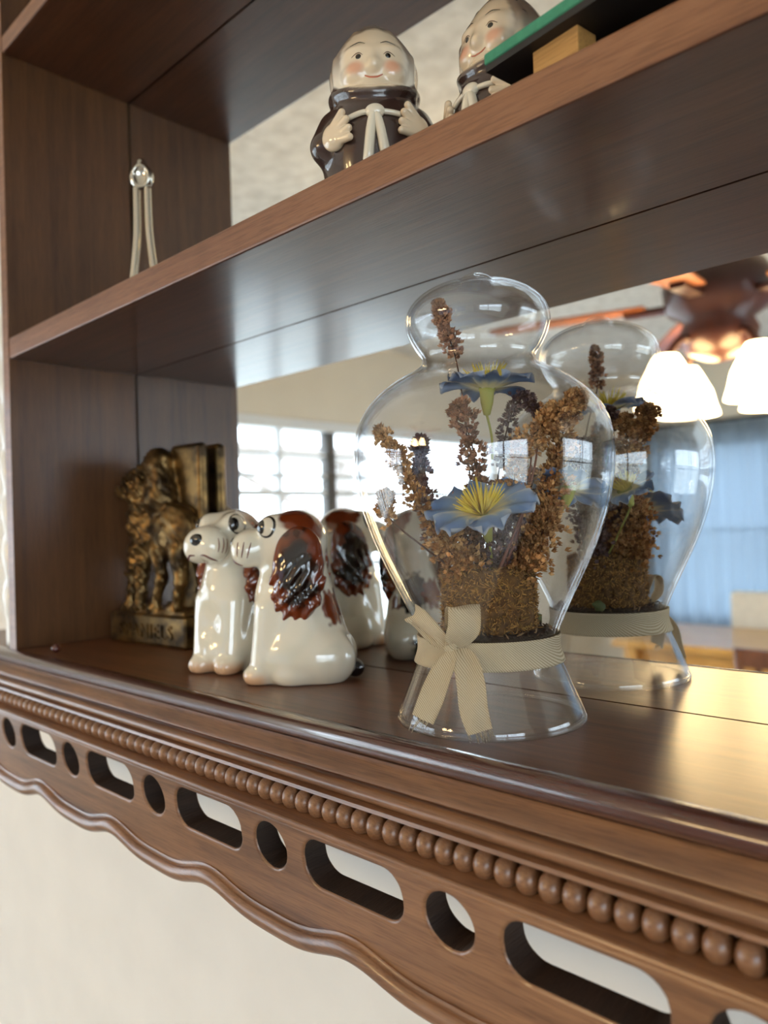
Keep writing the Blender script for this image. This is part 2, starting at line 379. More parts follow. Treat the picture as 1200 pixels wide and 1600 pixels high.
# pale blue sheer curtains, added to dim the bright far window
def mk_sheer():
    nt = NT('dimming_blue_sheer'); nt.t.nodes.remove(nt.b); df = nt.n('ShaderNodeBsdfDiffuse'); tl = nt.n('ShaderNodeBsdfTranslucent'); tp = nt.n('ShaderNodeBsdfTransparent')
    df.inputs[0].default_value = (.44, .50, .56, 1); tl.inputs[0].default_value = (.36, .42, .48, 1); tp.inputs[0].default_value = (.70, .78, .86, 1)
    m1 = nt.n('ShaderNodeMixShader'); m1.inputs[0].default_value = .6; nt.l(df.outputs[0], m1.inputs[1]); nt.l(tl.outputs[0], m1.inputs[2])
    m2 = nt.n('ShaderNodeMixShader'); m2.inputs[0].default_value = .16; nt.l(m1.outputs[0], m2.inputs[1]); nt.l(tp.outputs[0], m2.inputs[2]); nt.l(m2.outputs[0], nt.out.inputs[0]); return nt.m
M_sheer = mk_sheer(); M_rod = plain('curtain_rod_metal', (60, 56, 54), rough=.4, metal=.6)
for (xa, xb, lab) in ((-1.62, .30, 'pale blue sheer curtain added to dim the far window behind the cream chair'), (.32, 1.95, 'pale blue sheer curtain added to dim the far window with no chair in front of it')):
    cu_ = empty('dimming_curtain', lab, 'curtain', ((xa+xb)/2, RY0+.05, .62)); v = []; f = []; n = 120; hw_ = (xb-xa)/2
    for i in range(n+1):
        x = -hw_+2*hw_*i/n; yy = .018*math.sin(i*.9)+.006*math.sin(i*2.3)
        for th in (0, .0015): v += [(x, yy+th, 0), (x, yy*.8+th, 1.44)]
    for i in range(n):
        a = i*4; f += [(a, a+4, a+5, a+1), (a+2, a+3, a+7, a+6)]
    link('cloth', mesh(v, f), M_sheer, cu_); tube('curtain_rod', [(-hw_, 0, 1.45), (hw_, 0, 1.45)], .01, M_rod, cu_)
# dining table and chairs by the far window
tb = empty('dining_table', 'honey coloured wooden dining table by the far window', 'table', (-.35, -3.86, 0))
M_honey = wood('honey_table_wood', (196, 138, 60), (228, 172, 90), rough=.3, scale=.2)
box('table_top', (-1.0, -.39, .80), (1.0, .39, .84), M_honey, tb, bev=.008)
for sx in (-1, 1):
    for sy in (-1, 1): box('table_leg', (sx*.9-.035, sy*.34-.035, 0), (sx*.9+.035, sy*.34+.035, .80), M_honey, tb, bev=.006)
box('table_apron', (-.88, -.33, .72), (.88, .33, .80), M_honey, tb)
M_cream = plain('cream_upholstery', (222, 210, 190), rough=.9, noise=.05, nscale=20)
M_chair = wood('chair_wood', (92, 52, 32), (136, 84, 54), axis='Z', scale=.3)
def chair(label, loc, rz, up):
    c = empty('dining_chair', label, 'chair', loc, rz)
    link('seat', boxme((-.23, -.22, .43), (.23, .22, .49), .02), M_cream if up else M_chair, c, smooth=False)
    for sx in (-1, 1):
        box('leg', (sx*.2-.02, -.2, 0), (sx*.2+.02, -.16, .43), M_chair, c)
        tube('back_leg', [(sx*.2, .2, 0), (sx*.2, .2, .45), (sx*.2, .25, .92 if not up else .7)], .02, M_chair, c)
    if up:
        o = link('backrest', boxme((-.24, .19, .56), (.24, .26, 1.04), .03, 3), M_cream, c, smooth=False)
    else:
        box('back_rail', (-.22, .225, .84), (.22, .255, .92), M_chair, c, bev=.006)
        for i in range(4): box('back_slat', (-.14+i*.085, .215, .49), (-.115+i*.085, .235, .84), M_chair, c)
chair('cream upholstered dining chair on the far side of the honey table', (-.78, -4.12, 0), math.pi, True)
chair('dark wooden slat back dining chair drawn up to the honey table', (-.34, -3.30, 0), 0, False)

# ================================================================== THE WALL SHELF
D, D2, H1, TH, H2 = .11195, .11606, .23838, .01704, .49187
X0, X1 = 0.0, 1.16                # inner faces of the two side panels
ZT = H1+TH
sh = empty('wall_shelf', 'carved walnut wall shelf with mirrored back, beaded rail and pierced scalloped apron', 'shelf', (0, 0, Z0))
TOPZ = .75
GAP = .0010
def board(name, z0, z1, y0=-D, mat=M_woodd, x0=X0, x1=X1, front=M_edge):
    bm = bmesh.new(); box_bm(bm, (x0, y0, z0), (x1, -GAP, z1))
    ed = [e for e in bm.edges if all(abs(v.co.y-y0) < 1e-6 for v in e.verts) and abs(e.verts[0].co.x-e.verts[1].co.x) > .1]
    bmesh.ops.bevel(bm, geom=ed, offset=.0012, segments=2, affect='EDGES', profile=.5)
    me = from_bm(bm); me.materials.append(mat); me.materials.append(front)
    for p in me.polygons:
        if p.normal.y < -.5: p.material_index = 1
    return link(name, me, None, sh, smooth=False)
board('shelf_board', H1, H1+TH)
board('shelf_board', H2, H2+.014)
board('top_board', TOPZ, TOPZ+.018, y0=-.13, x0=X0-.03, x1=X1+.03)
for xa, xb in ((X0-.013, X0-.0002), (X1+.0002, X1+.013)):
    bm = bmesh.new(); box_bm(bm, (xa, -D-.0005, .0003), (xb, -GAP*1.3, TOPZ-.0003))
    me = from_bm(bm); me.materials.append(M_woodz); me.materials.append(M_edge)
    for p in me.polygons:
        if p.normal.y < -.5: p.material_index = 1
    link('side_panel', me, None, sh, smooth=False)
AX0, AX1 = -.16, 1.32             # the rail runs past the side panels
fl = board('shelf_floor', -.012, 0, y0=-.1115, x0=AX0, x1=AX1, mat=M_floorb)
mir = box('mirror', (X0-.013, 0, -.002), (X1+.013, .004, TOPZ+.004), M_mirror, sh, label='mirrored glass back panel')
box('back_board', (X0-.02, .0045, -.03), (X1+.02, .012, TOPZ+.01), M_woodz, sh)
# nosing + stepped moulding of the rail
def arc(cy, cz, r, a0, a1, n=8, ry=None):
    return [(cy+(ry or r)*math.cos(math.radians(a0+(a1-a0)*i/n)), cz+r*math.sin(math.radians(a0+(a1-a0)*i/n))) for i in range(n+1)]
nos = arc(-.1125, -.0051, .0051, 90, 270, 12, .0065)+[(-.105, -.0102), (-.105, -.0002)]
nos = [(-.1115, .0002)]+nos[:-1]+[(-.1115, -.0102)]
nos = arc(-.1128, -.0050, .0053, 90, 270, 12, .0060)+[(-.1110, -.0103), (-.1110, .0003)]
link('nosing', extrude_x(nos, AX0, AX1), wood('mahogany_nosing', (58, 28, 22), (96, 54, 44), rough=.26, coat=1, coatr=.12), sh)
mo = [(-.1150, -.0104), (-.1160, -.0112), (-.1180, -.0128), (-.1205, -.0150), (-.1225, -.0172), (-.1228, -.0180),
      (-.1205, -.0186), (-.1200, -.0200)]+arc(-.1212, -.0233, .0034, 80, 250, 9, .0046)+[(-.1262, -.0272), (-.1266, -.0288), (-.1210, -.0292), (-.1208, -.0392), (-.1260, -.0394)]
mo += [(-.1278, -.0396), (-.1300, -.0401), (-.1322, -.0409), (-.1338, -.0415), (-.1348, -.0422), (-.1350, -.0427), (-.1135, -.0427), (-.1135, -.0104)]
def edge_split(me, ang=35):
    bm = bmesh.new(); bm.from_mesh(me); bmesh.ops.split_edges(bm, edges=[e for e in bm.edges if len(e.link_faces) == 2 and e.calc_face_angle(0) > math.radians(ang)]); bm.to_mesh(me); bm.free(); return me
rail = link('moulded_rail', edge_split(extrude_x(mo, AX0, AX1)), M_wood, sh)
PB = .0093
bm = bmesh.new(); bmesh.ops.create_uvsphere(bm, u_segments=16, v_segments=10, radius=1)
for v in bm.verts: v.co = Vector((v.co.x*.00465, v.co.y*.0056, v.co.z*.0056))
bead_me = from_bm(bm); bead_me.materials.append(M_wood)
for i in range(int((AX1-AX0)/PB)):
    b = link('bead', bead_me, None, rail); b.location = (AX0+PB*(i+.5)+.0008, -.1248, -.0341)
# pierced apron board
PER = .1074; SC0 = .0976-.0078
def wave(x):                       # scalloped lower edge (board), lobes under the round holes
    t = ((x-SC0)/PER) % 1.0
    return -.0885+.0038*math.cos(2*math.pi*(t+.03))+.0009*math.cos(4*math.pi*t+.6)
cu = bpy.data.curves.new('apron', 'CURVE'); cu.dimensions = '2D'; cu.fill_mode = 'BOTH'; cu.extrude = .0054; cu.bevel_depth = .0016; cu.bevel_resolution = 3
def spl(pts):
    s = cu.splines.new('POLY'); s.points.add(len(pts)-1); s.use_cyclic_u = True
    for q, (x, y) in zip(s.points, pts): q.co = (x, y, 0, 1)
xs = np.linspace(AX0, AX1, 420)
spl([(x, wave(x)-.002) for x in xs]+[(AX1, -.0414), (AX0, -.0414)])
k = -3
HC = -.0564
while SC0+k*PER < AX1-.06:
    cx = SC0+k*PER; k += 1
    if cx < AX0+.06: continue
    hw, r = .0312, .0126
    rc = .0112; pts = []
    for (sx, sy, a0) in ((1, 1, 0), (-1, 1, 90), (-1, -1, 180), (1, -1, 270)):
        for q in range(9):
            a = math.radians(a0+90*q/8); pts.append((cx+sx*(hw-rc)+rc*math.cos(a)+.0003*random.random(), HC+sy*(r-rc)+rc*math.sin(a)))
    spl(pts[::-1])
    c2 = cx+PER/2-.0005
    spl([(c2+(.0130+.0002*random.random())*math.cos(a), HC-.0004+(.0126+.0002*random.random())*math.sin(a)) for a in np.linspace(2*math.pi, 0, 40, endpoint=False)])
tmp = bpy.data.objects.new('tmp', cu); COL.objects.link(tmp); dg = bpy.context.evaluated_depsgraph_get(); dg.update()
ame = bpy.data.meshes.new_from_object(tmp.evaluated_get(dg)); bpy.data.objects.remove(tmp)
TILT = Matrix.Translation((0, -.1345, -.0436)) @ Matrix.Rotation(math.radians(8), 4, 'X') @ Matrix.Translation((0, .1345, .0436))   # the apron leans back towards the wall
ame.transform(TILT @ Matrix.Translation((0, -.1275, 0)) @ Matrix.Rotation(math.pi/2, 4, 'X'))
ame.materials.clear(); ame.materials.append(M_wood); ame.materials.append(M_raw_shade)
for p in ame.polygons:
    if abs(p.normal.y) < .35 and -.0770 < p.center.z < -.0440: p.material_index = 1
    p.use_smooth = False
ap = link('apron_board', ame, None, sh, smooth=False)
# rounded moulding along the scalloped edge
prof = [(-.1352, .0006), (-.1356, -.0006), (-.1366, -.0011), (-.1373, -.0012)]+[(-.1326-.0065*math.cos(math.radians(a)), -.0065+.0053*math.sin(math.radians(a))) for a in np.linspace(60, -90, 12)]+[(-.123, -.0118), (-.1212, -.0085), (-.1212, .0006)]
xs = np.linspace(AX0, AX1, 520); v = []; f = []; npf = len(prof)
for x in xs:
    for y, z in prof: v.append((x, y, wave(x)+z))
for i in range(len(xs)-1):
    for q in range(npf): f.append((i*npf+q, i*npf+(q+1) % npf, (i+1)*npf+(q+1) % npf, (i+1)*npf+q))
f.append(tuple(range(npf))); f.append(tuple(range((len(xs)-1)*npf, len(xs)*npf))[::-1])
sem = edge_split(mesh(v, f), 50); sem.transform(TILT)
link('scalloped_edge', sem, M_wood, sh)
# white twisted columns standing on the ends of the rail
M_white = plain('white_gloss_paint', (240, 236, 228), rough=.3, coat=.4)
def twist(x):
    v = []; f = []; n = 28; K = 160
    for i in range(K):
        z = .0004+(TOPZ-.0008)*i/(K-1)
        for q in range(n):
            a = 2*math.pi*q/n; r = .0095+.0028*abs(math.sin(a*1.0+z*2*math.pi/.075))
            if i < 6: r = .010
            v.append((x+r*math.cos(a), -.100+r*math.sin(a), z))
    for i in range(K-1):
        for q in range(n): q2 = (q+1) % n; f.append((i*n+q, i*n+q2, (i+1)*n+q2, (i+1)*n+q))
    f += [tuple(range(n))[::-1], tuple(range((K-1)*n, K*n))]
    link('twisted_column', mesh(v, f), M_white, sh, label='white twisted column')
twist(X0-.026); twist(X1+.026)

# ================================================================== GLASS JAR + DRIED FLOWERS
JX, JY = .434, -.059; SK = 0.0
jar = empty('glass_jar', 'clear glass vase shaped display jar tied with a beige ribbon bow', 'jar', (JX, JY, Z0), YAW)
key = [(.0437, 0), (.0432, .004), (.0405, .0105), (.0368, .0195), (.0336, .0275), (.0318, .0345), (.0328, .0405), (.0372, .0510), (.0440, .0650), (.0510, .0800), (.0570, .0970), (.0602, .1130),
       (.0607, .1270), (.0582, .1390), (.0520, .1490), (.0420, .1575), (.0320, .1630), (.0272, .1668), (.0270, .1705), (.0300, .1750), (.0332, .1815), (.0342, .1870), (.0325, .1930), (.0275, .1985), (.0200, .2025), (.0120, .2045), (.0088, .2056), (.0070, .2078), (.0040, .2093), (.0003, .2098)]
cp = catmull([(r, z) for r, z in key], 4)
t = np.gradient(cp, axis=0); t /= np.linalg.norm(t, axis=1)[:, None]; nn = np.stack([-t[:, 1], t[:, 0]], 1)
inn = cp+nn*.0013; inn[:, 0] = np.maximum(inn[:, 0], .0002)
prof = [tuple(a) for a in cp]+[tuple(a) for a in inn[::-1]]
prof = [(r, max(z, 0.0002)) for r, z in prof]
glass = link('glass_body', lathe(prof, 96, close=True, skew=SK), M_glass, jar)
link('foot_rim', lathe([(.0428+.0013*math.cos(a), .0015+.0013*math.sin(a)) for a in np.linspace(0, 2*math.pi, 12, endpoint=False)], 96, close=True), M_glass, jar)
link('glass_partition', lathe([(.0002, .0330), (.020, .0326), (.0300, .0330), (.0300, .0346), (.020, .0342), (.0002, .0346)], 64, close=True, skew=SK), M_glass, jar)
def mk_ribbon():
    nt = NT('beige_woven_ribbon'); nt.t.nodes.remove(nt.b); tc = nt.n('ShaderNodeTexCoord')
    mp = nt.n('ShaderNodeMapping'); mp.inputs['Rotation'].default_value = (0, .8, .3); nt.l(tc.outputs['Object'], mp.inputs[0])
    wv = nt.n('ShaderNodeTexWave'); wv.inputs['Scale'].default_value = 420; wv.inputs['Distortion'].default_value = .6; nt.l(mp.outputs[0], wv.inputs['Vector'])
    r = ramp(nt, [(.2, lin((196, 178, 146))), (.8, lin((238, 224, 196)))]); nt.l(wv.outputs[0], r.inputs[0])
    b = nt.n('ShaderNodeBump'); b.inputs['Strength'].default_value = .5; b.inputs['Distance'].default_value = .0003; nt.l(wv.outputs[0], b.inputs['Height'])
    df = nt.n('ShaderNodeBsdfDiffuse'); tl = nt.n('ShaderNodeBsdfTranslucent'); tp = nt.n('ShaderNodeBsdfTransparent')
    for q in (df, tl): nt.l(r.outputs[0], q.inputs[0]); nt.l(b.outputs[0], q.inputs['Normal'])
    m1 = nt.n('ShaderNodeMixShader'); m1.inputs[0].default_value = .3; nt.l(df.outputs[0], m1.inputs[1]); nt.l(tl.outputs[0], m1.inputs[2])
    m2 = nt.n('ShaderNodeMixShader'); m2.inputs[0].default_value = .10; nt.l(m1.outputs[0], m2.inputs[1]); nt.l(tp.outputs[0], m2.inputs[2])
    nt.l(m2.outputs[0], nt.out.inputs[0]); return nt.m
M_rib = mk_ribbon()
rb = [(.0349, .0275), (.0331, .0335), (.0333, .0398)]
rbp = catmull(rb, 5)
band = link('ribbon_band', lathe([tuple(a) for a in rbp]+[(a[0]+.0004, a[1]) for a in rbp[::-1]], 96, close=True, skew=SK), M_rib, jar)
def strip(name, path, wdir, width, parent, fray=0, th=.00035, seg=6):
    P = catmull(path, 8); W = catmull(wdir, 8); Wd = catmull([(q, 0, 0) for q in width], 8)[:, 0]; n = len(P); v = []; f = []
    tg = np.gradient(P, axis=0); tg /= np.linalg.norm(tg, axis=1)[:, None]
    for i in range(n):
        wv = W[i]-tg[i]*(W[i]@tg[i]); wv /= np.linalg.norm(wv); nr = np.cross(tg[i], wv)
        for s in (0, 1):
            for q in range(seg+1):
                u = q/seg-.5; curl = .0006*math.cos(u*6+i*.25)
                v.append(P[i]+wv*Wd[i]*u+nr*(curl+s*th))
    m_ = 2*(seg+1)
    for i in range(n-1):
        for q in range(seg):
            a = i*m_+q; f.append((a, a+1, a+m_+1, a+m_)); a += seg+1; f.append((a, a+m_, a+m_+1, a+1))
        for q in (0, seg): a = i*m_+q; f.append((a, a+m_, a+m_+seg+1, a+seg+1))
    o = link(name, mesh(v, f), M_rib, parent)
    if fray:
        A = Acc()
        for q in range(22):
            u = random.random()-.5; wv = W[-1]/np.linalg.norm(W[-1]); a = P[-1]+wv*Wd[-1]*u
            d = tg[-1]*random.uniform(.0015, .0045)+wv*random.uniform(-.0012, .0012)+np.array([0, random.uniform(-.0008, .0008), 0])
            A.add(*tube_data([a-tg[-1]*.0008, a+d*.5, a+d+np.array([0, 0, -.0005])], [.00012, .0001, .00005], 3))
        link('frayed_threads', A.me(), M_rib, o, kind='stuff')
    return o
# pixel -> jar frame at depth y (metres, negative towards the viewer)
def jq(u, v, y):
    k = (.5270+y)/.5270*.000302*1.0
    z = .0966+(802-v)*k
    return np.array(((u-767)*k+.033*z, y, z))
kn = jq(692, 1008, -.030)
bow = link('ribbon_knot', nets(lambda p: union([ell(p, (0, 0, 0), (3.2, 2.6, 3.0))], 1)+.35*np.sin(p[:, 0]*2.2+p[:, 2]*1.5), (-5, -5, -5), (5, 5, 5), .45)[0], M_rib, jar); bow.location = kn
Zd = (0, 0, 1.); Yd = (0, 1., 0)
strip('ribbon_loop', [kn, jq(700, 998, -.034), jq(708, 980, -.037), jq(709, 952, -.036), jq(708, 945, -.033), jq(706, 955, -.030), jq(703, 985, -.028), kn+np.array([0, .003, 0])], [(1, 0, .0)]*8, [.0045, .0115, .0138, .0138, .0138, .0138, .011, .004], jar)
strip('ribbon_loop', [kn, jq(668, 985, -.031), jq(644, 961, -.027), jq(636, 956, -.024), jq(650, 968, -.019), jq(672, 995, -.022), kn+np.array([0, .003, 0])], [(.5, -.55, .65)]*7, [.004, .0075, .009, .009, .009, .007, .004], jar)
strip('ribbon_tail', [kn, jq(682, 1030, -.035), jq(663, 1068, -.040), jq(643, 1112, -.042)], [(.9, -.2, .35)]*4, [.005, .0095, .0110, .0100], jar, fray=1)
strip('ribbon_tail', [kn, jq(709, 1026, -.036), jq(715, 1060, -.043), jq(718, 1100, -.046), jq(727, 1132, -.047)], [(1, -.15, .05)]*5, [.005, .0105, .0118, .0118, .0105], jar, fray=1)

arr = empty('dried_flower_arrangement', 'dried brown sprigs and blue silk flowers planted in moss inside the glass jar', 'flowers', (JX+SK*.035*math.cos(YAW), JY+SK*.035*math.sin(YAW), Z0+.0348), YAW)
OFF = np.array((SK*.035, 0, .0348))
def aq(u, v, y): return jq(u, v, y)-OFF
M_soil = plain('dark_soil', (54, 42, 36), rough=.95, noise=.5, nscale=600, bump=1)
A = Acc()
soil = link('soil_layer', lathe([(.0003, 0), (.0285, 0), (.0300, .002), (.0312, .0052), (.026, .0068), (.015, .0062), (.0003, .006)], 48), M_soil, arr)
for q in range(160):
    a = random.random()*6.283; r = random.uniform(.021, .030); c = np.array((r*math.cos(a), r*math.sin(a), .0066+random.uniform(-.001, .001)-.1*max(0, r-.028)))
    d = np.array([random.uniform(-1, 1) for _ in range(3)])*.0016
    A.add(*tube_data([c-d, c, c+d], [.0002, .0005, .0002], 4), c=(lin(random.choice([(40, 30, 26), (92, 72, 52), (150, 122, 88), (60, 48, 40)]))))
M_v = vcol('dried_plant', rough=.85, coat=0).m
link('soil_flakes', A.me(), M_v, arr, kind='stuff')
# moss block
MC = aq(766, 945, 0.0); mh0, mh1, mr = .0045, .0350, .0217
def moss_s(p):
    q = p.copy(); r = np.linalg.norm(q[:, :2], axis=1); d = np.maximum(r-mr*1000, np.abs(q[:, 2]-(mh0+mh1)*500)-(mh1-mh0)*500)
    return d+.9*wob(p, .9, 3)+.5*wob(p, 2.4, 5)
mm_, mp_ = nets(moss_s, (-26, -26, -1), (26, 26, 41), .9)
setcol(mm_, mixc(lin((74, 50, 26)), lin((122, 88, 44)), np.clip(.5+.4*wob(mp_, 1.2, 8), 0, 1)))
mo_ = link('moss_block', mm_, M_v, arr); mo_.location = (MC[0]-.0005, 0, 0)
A = Acc()
for q in range(5200):
    a = random.random()*6.283; top = random.random() < .22
    if top: r = mr*math.sqrt(random.random()); c = np.array((r*math.cos(a), r*math.sin(a), mh1+.0003)); nrm = np.array((0, 0, 1.))
    else: c = np.array((mr*math.cos(a), mr*math.sin(a), random.uniform(mh0, mh1))); nrm = np.array((math.cos(a), math.sin(a), 0))
    d = rng.normal(size=3); d -= nrm*(d@nrm)*.7; d /= np.linalg.norm(d); L = random.uniform(.0012, .0034)
    e = np.cross(d, nrm); e /= np.linalg.norm(e)+1e-9; w_ = random.uniform(.00012, .0003)
    p0 = c-nrm*.0003; p1 = c+d*L*.5+nrm*random.uniform(.0003, .0013); p2 = c+d*L+nrm*random.uniform(-.0002, .0012)
    A.add([p0-e*w_, p0+e*w_, p1+e*w_, p1-e*w_, p2], [(0, 1, 2, 3), (3, 2, 4)], c=lin(random.choice([(176, 132, 70), (140, 102, 54), (196, 150, 84), (112, 82, 46), (154, 122, 62), (164, 120, 60)])))
o = link('moss_fibres', A.me(), M_v, mo_, kind='stuff', smooth=False)
# dried sprigs
PAL = {'gold': [(192, 146, 92), (170, 122, 72), (206, 164, 110), (146, 102, 62)], 'rust': [(168, 120, 92), (142, 98, 74), (184, 138, 104), (120, 82, 64)], 'plum': [(116, 94, 94), (94, 74, 78), (136, 110, 102), (104, 80, 70)]}
def bract(A, c, d, L, col):
    d = d/np.linalg.norm(d); a = np.cross(d, rng.normal(size=3)); a /= np.linalg.norm(a); b = np.cross(d, a)
    v = [c]; n = 5
    for i in range(n): an = 2*math.pi*i/n; v.append(c+d*L*.45+(a*math.cos(an)+b*math.sin(an))*L*.42)
    for i in range(n): an = 2*math.pi*(i+.5)/n; v.append(c+d*L*random.uniform(.8, 1.15)+(a*math.cos(an)+b*math.sin(an))*L*random.uniform(.15, .5))
    f = [(0, 1+(i+1) % n, 1+i) for i in range(n)]+[(1+i, 1+(i+1) % n, 6+i) for i in range(n)]
    A.add(v, f, c=np.minimum(1, np.array(lin(col))*random.uniform(.8, 1.5)))
def sprig(path, pal, n, spread, L=.0026, start=.35, srad=.0005, scol=(82, 54, 42)):
    P = catmull([aq(*q) for q in path], 10)
    st = tube('dried_sprig', P, np.linspace(srad, srad*.5, len(P)), plain('stem_%d' % len(MATS), scol, rough=.8), arr, n=5)
    A = Acc(); cols = PAL[pal]
    for q in range(int(n*1.9)):
        t = start+(1-start)*random.random()**.85; i = min(int(t*(len(P)-1)), len(P)-2); fr = t*(len(P)-1)-i
        base = P[i]*(1-fr)+P[i+1]*fr; tg = P[min(i+1, len(P)-1)]-P[max(i-1, 0)]; tg /= np.linalg.norm(tg)
        clump = math.sin(t*31+len(path))*.35+.75; s = 1.45*spread*(1-.55*t**3)*clump*random.random()**.85
        d = rng.normal(size=3); d -= tg*(d@tg); d /= np.linalg.norm(d)
        bract(A, base+d*s, d+tg*random.uniform(.2, 1.1), L*random.uniform(.65, 1.25), random.choice(cols))
    link('florets', A.me(), M_v, st, kind='stuff', smooth=False)
sprig([(735, 905, -.006), (690, 850, -.012), (645, 775, -.014), (614, 705, -.012), (588, 668, -.008)], 'gold', 230, .0042, start=.2)
sprig([(742, 905, .004), (690, 850, .002), (664, 780, .0), (656, 725, .002), (660, 680, .004)], 'plum', 260, .0042, start=.25)
sprig([(725, 905, -.004), (655, 855, -.022), (606, 815, -.026), (592, 790, -.024), (600, 768, -.022)], 'gold', 110, .003, start=.5)
sprig([(755, 905, .012), (742, 760, .014), (728, 640, .006), (712, 560, -.002), (692, 505, -.004), (684, 470, -.004)], 'rust', 170, .0034, start=.6)
sprig([(752, 905, -.002), (752, 800, .002), (742, 715, .0), (722, 650, -.004), (712, 632, -.004)], 'rust', 330, .0058, start=.15)
sprig([(775, 905, -.006), (792, 800, -.008), (810, 715, -.010), (845, 668, -.012), (885, 640, -.012), (906, 622, -.010)], 'gold', 460, .0056, start=.2)
sprig([(790, 905, -.002), (826, 845, -.004), (856, 780, -.004), (872, 720, -.002), (884, 668, .0), (890, 640, .0)], 'gold', 520, .0068, start=.05)
sprig([(770, 905, .004), (778, 780, .006), (790, 700, .006), (806, 640, .004), (826, 622, .002), (842, 655, .0)], 'plum', 220, .0038, start=.3, L=.0022)
sprig([(772, 905, -.008), (772, 860, -.010), (778, 800, -.008), (782, 760, -.006)], 'plum', 300, .0085, start=.0)
sprig([(760, 905, .006), (738, 845, .0), (716, 800, -.004), (700, 790, -.006)], 'rust', 260, .0065, start=.1)
sprig([(768, 905, .012), (800, 820, .018), (858, 760, .024), (905, 715, .026), (915, 690, .026)], 'plum', 320, .0058, start=.2)
sprig([(735, 905, -.008), (712, 880, -.012), (690, 850, -.012), (682, 822, -.01)], 'gold', 260, .0075, start=.0)
sprig([(748, 905, .004), (728, 862, .004), (716, 830, .002), (712, 790, .0)], 'rust', 260, .0078, start=.0)
sprig([(795, 905, -.008), (826, 872, -.010), (846, 830, -.010), (862, 790, -.008)], 'gold', 340, .0085, start=.0)
sprig([(790, 905, .010), (822, 850, .014), (838, 800, .014), (842, 740, .012)], 'plum', 260, .0075, start=.0)
sprig([(745, 905, -.01), (726, 880, -.012), (706, 868, -.014)], 'gold', 120, .0048, start=.0)
sprig([(792, 905, -.010), (818, 888, -.012), (836, 872, -.012)], 'gold', 120, .0052, start=.0)
for pa in ([(768, 905, -.015), (786, 860, -.017), (806, 810, -.017), (830, 735, -.012), (838, 690, -.008)], [(776, 905, -.012), (800, 840, -.016), (818, 770, -.014), (826, 720, -.01)]):
    tube('bare_twig', catmull([aq(*q) for q in pa], 8), np.linspace(.0009, .0004, 33 if len(pa) == 5 else 25), plain('red_twig_%d' % len(MATS), (112, 66, 50), rough=.7), arr, n=6)
# silk flowers
M_pet = vcol('silk_petal', rough=.7, coat=0).m
M_cal = plain('yellow_green_calyx', (168, 168, 84), rough=.7); M_sta = plain('yellow_stamen', (240, 216, 84), rough=.7)
def petal_me(L, W, lift, seed):
    r = random.Random(seed); v = []; f = []; c = []; nu, nv = 12, 10
    for i in range(nu+1):
        s = i/nu
        for j in range(nv+1):
            t = j/nv*2-1; wd = W*(.16+.84*math.sin(min(1, s*1.12)**.9*math.pi*.62))*(1-.55*max(0, s-.86)/.14*abs(t)**1.5 if s > .86 else 1)
            ss = s*(1-.10*abs(t)**2*s)
            z = lift*L*(s-.55*s*s*1.2)+.10*L*s*s*math.sin(t*5.5+r.uniform(0, 1)+seed)*.9-.06*L*(1-abs(t))*s
            for_edge = max(abs(t)**6, ssp(.90, 1.0, np.array(s)))
            v.append((ss*L, t*wd, z))
            base = np.array(lin((236, 226, 176))); blue = np.array(lin((116, 148, 188))); deep = np.array(lin((84, 118, 170))); pale = np.array(lin((222, 226, 222)))
            k_ = float(ssp(.18, .55, np.array(s+.06*math.cos(t*9)))); cc = base*(1-k_)+blue*k_; k2 = float(ssp(.5, .85, np.array(s))); cc = cc*(1-.6*k2)+deep*.6*k2
            c.append(cc*(1-.5*for_edge)+pale*.5*for_edge)
    for i in range(nu):
        for j in range(nv): a = i*(nv+1)+j; f.append((a, a+1, a+nv+2, a+nv+1))
    n0 = len(v); v2 = [(x, y, z-.0003) for x, y, z in v]; f2 = [tuple(q+n0 for q in q4[::-1]) for q4 in f]
    me = mesh(v+v2, f+f2); setcol(me, np.array(c+c)); return me
def flower(center, nrm, rad, base, seed, lift=.5, np_=6):
    c = aq(*center); n = Vector(nrm).normalized(); q = n.to_track_quat('Z', 'Y').to_matrix()
    cal = [(.0003, -.0125*rad/.022), (.0016, -.012*rad/.022), (.0030, -.006*rad/.022), (.0034, -.001), (.0042, .0012), (.0003, .0015)]
    T = Matrix.Translation(Vector(c)) @ q.to_4x4()
    bm_ = lathe(cal, 14); bm_.transform(T)
    fl = link('silk_flower', bm_, M_cal, arr)
    e = np.array(T @ Vector((0, 0, -.012*rad/.022)))
    tube('flower_stem', catmull([e, (e+aq(*base))/2+np.array((.001, 0, 0)), aq(*base)], 8), .0006, M_cal, fl, n=6)
    for i in range(np_):
        me = petal_me(rad, rad*.40, lift*random.uniform(.7, 1.2), seed*10+i)
        me.transform(T @ Matrix.Rotation(2*math.pi*(i+.2*random.random())/np_+seed, 4, 'Z') @ Matrix.Translation((.0015, 0, .0004*(i % 2))))
        link('petal', me, M_pet, fl)
    A = Acc()
    for i in range(64):
        a = random.random()*6.283; tilt = .15+.85*math.sqrt(random.random()); L = rad*random.uniform(.42, .62)
        d = np.array((math.sin(tilt)*math.cos(a), math.sin(tilt)*math.sin(a), math.cos(tilt))); b0 = np.array((.0012*math.cos(a), .0012*math.sin(a), .001))
        A.add(*tube_data([b0, b0+d*L*.6+np.array((0, 0, .0004)), b0+d*L+np.array((0, 0, .0012))], [.00055, .00050, .00015], 4))
    me = A.me(); me.transform(T); link('stamens', me, M_sta, fl, kind='stuff')
flower((745, 808, -.022), (-.22, -.42, .86), .0245, (762, 905, -.008), 1, lift=.62)
flower((760, 612, -.004), (.05, .10, 1), .0215, (770, 720, .0), 2, lift=.45)
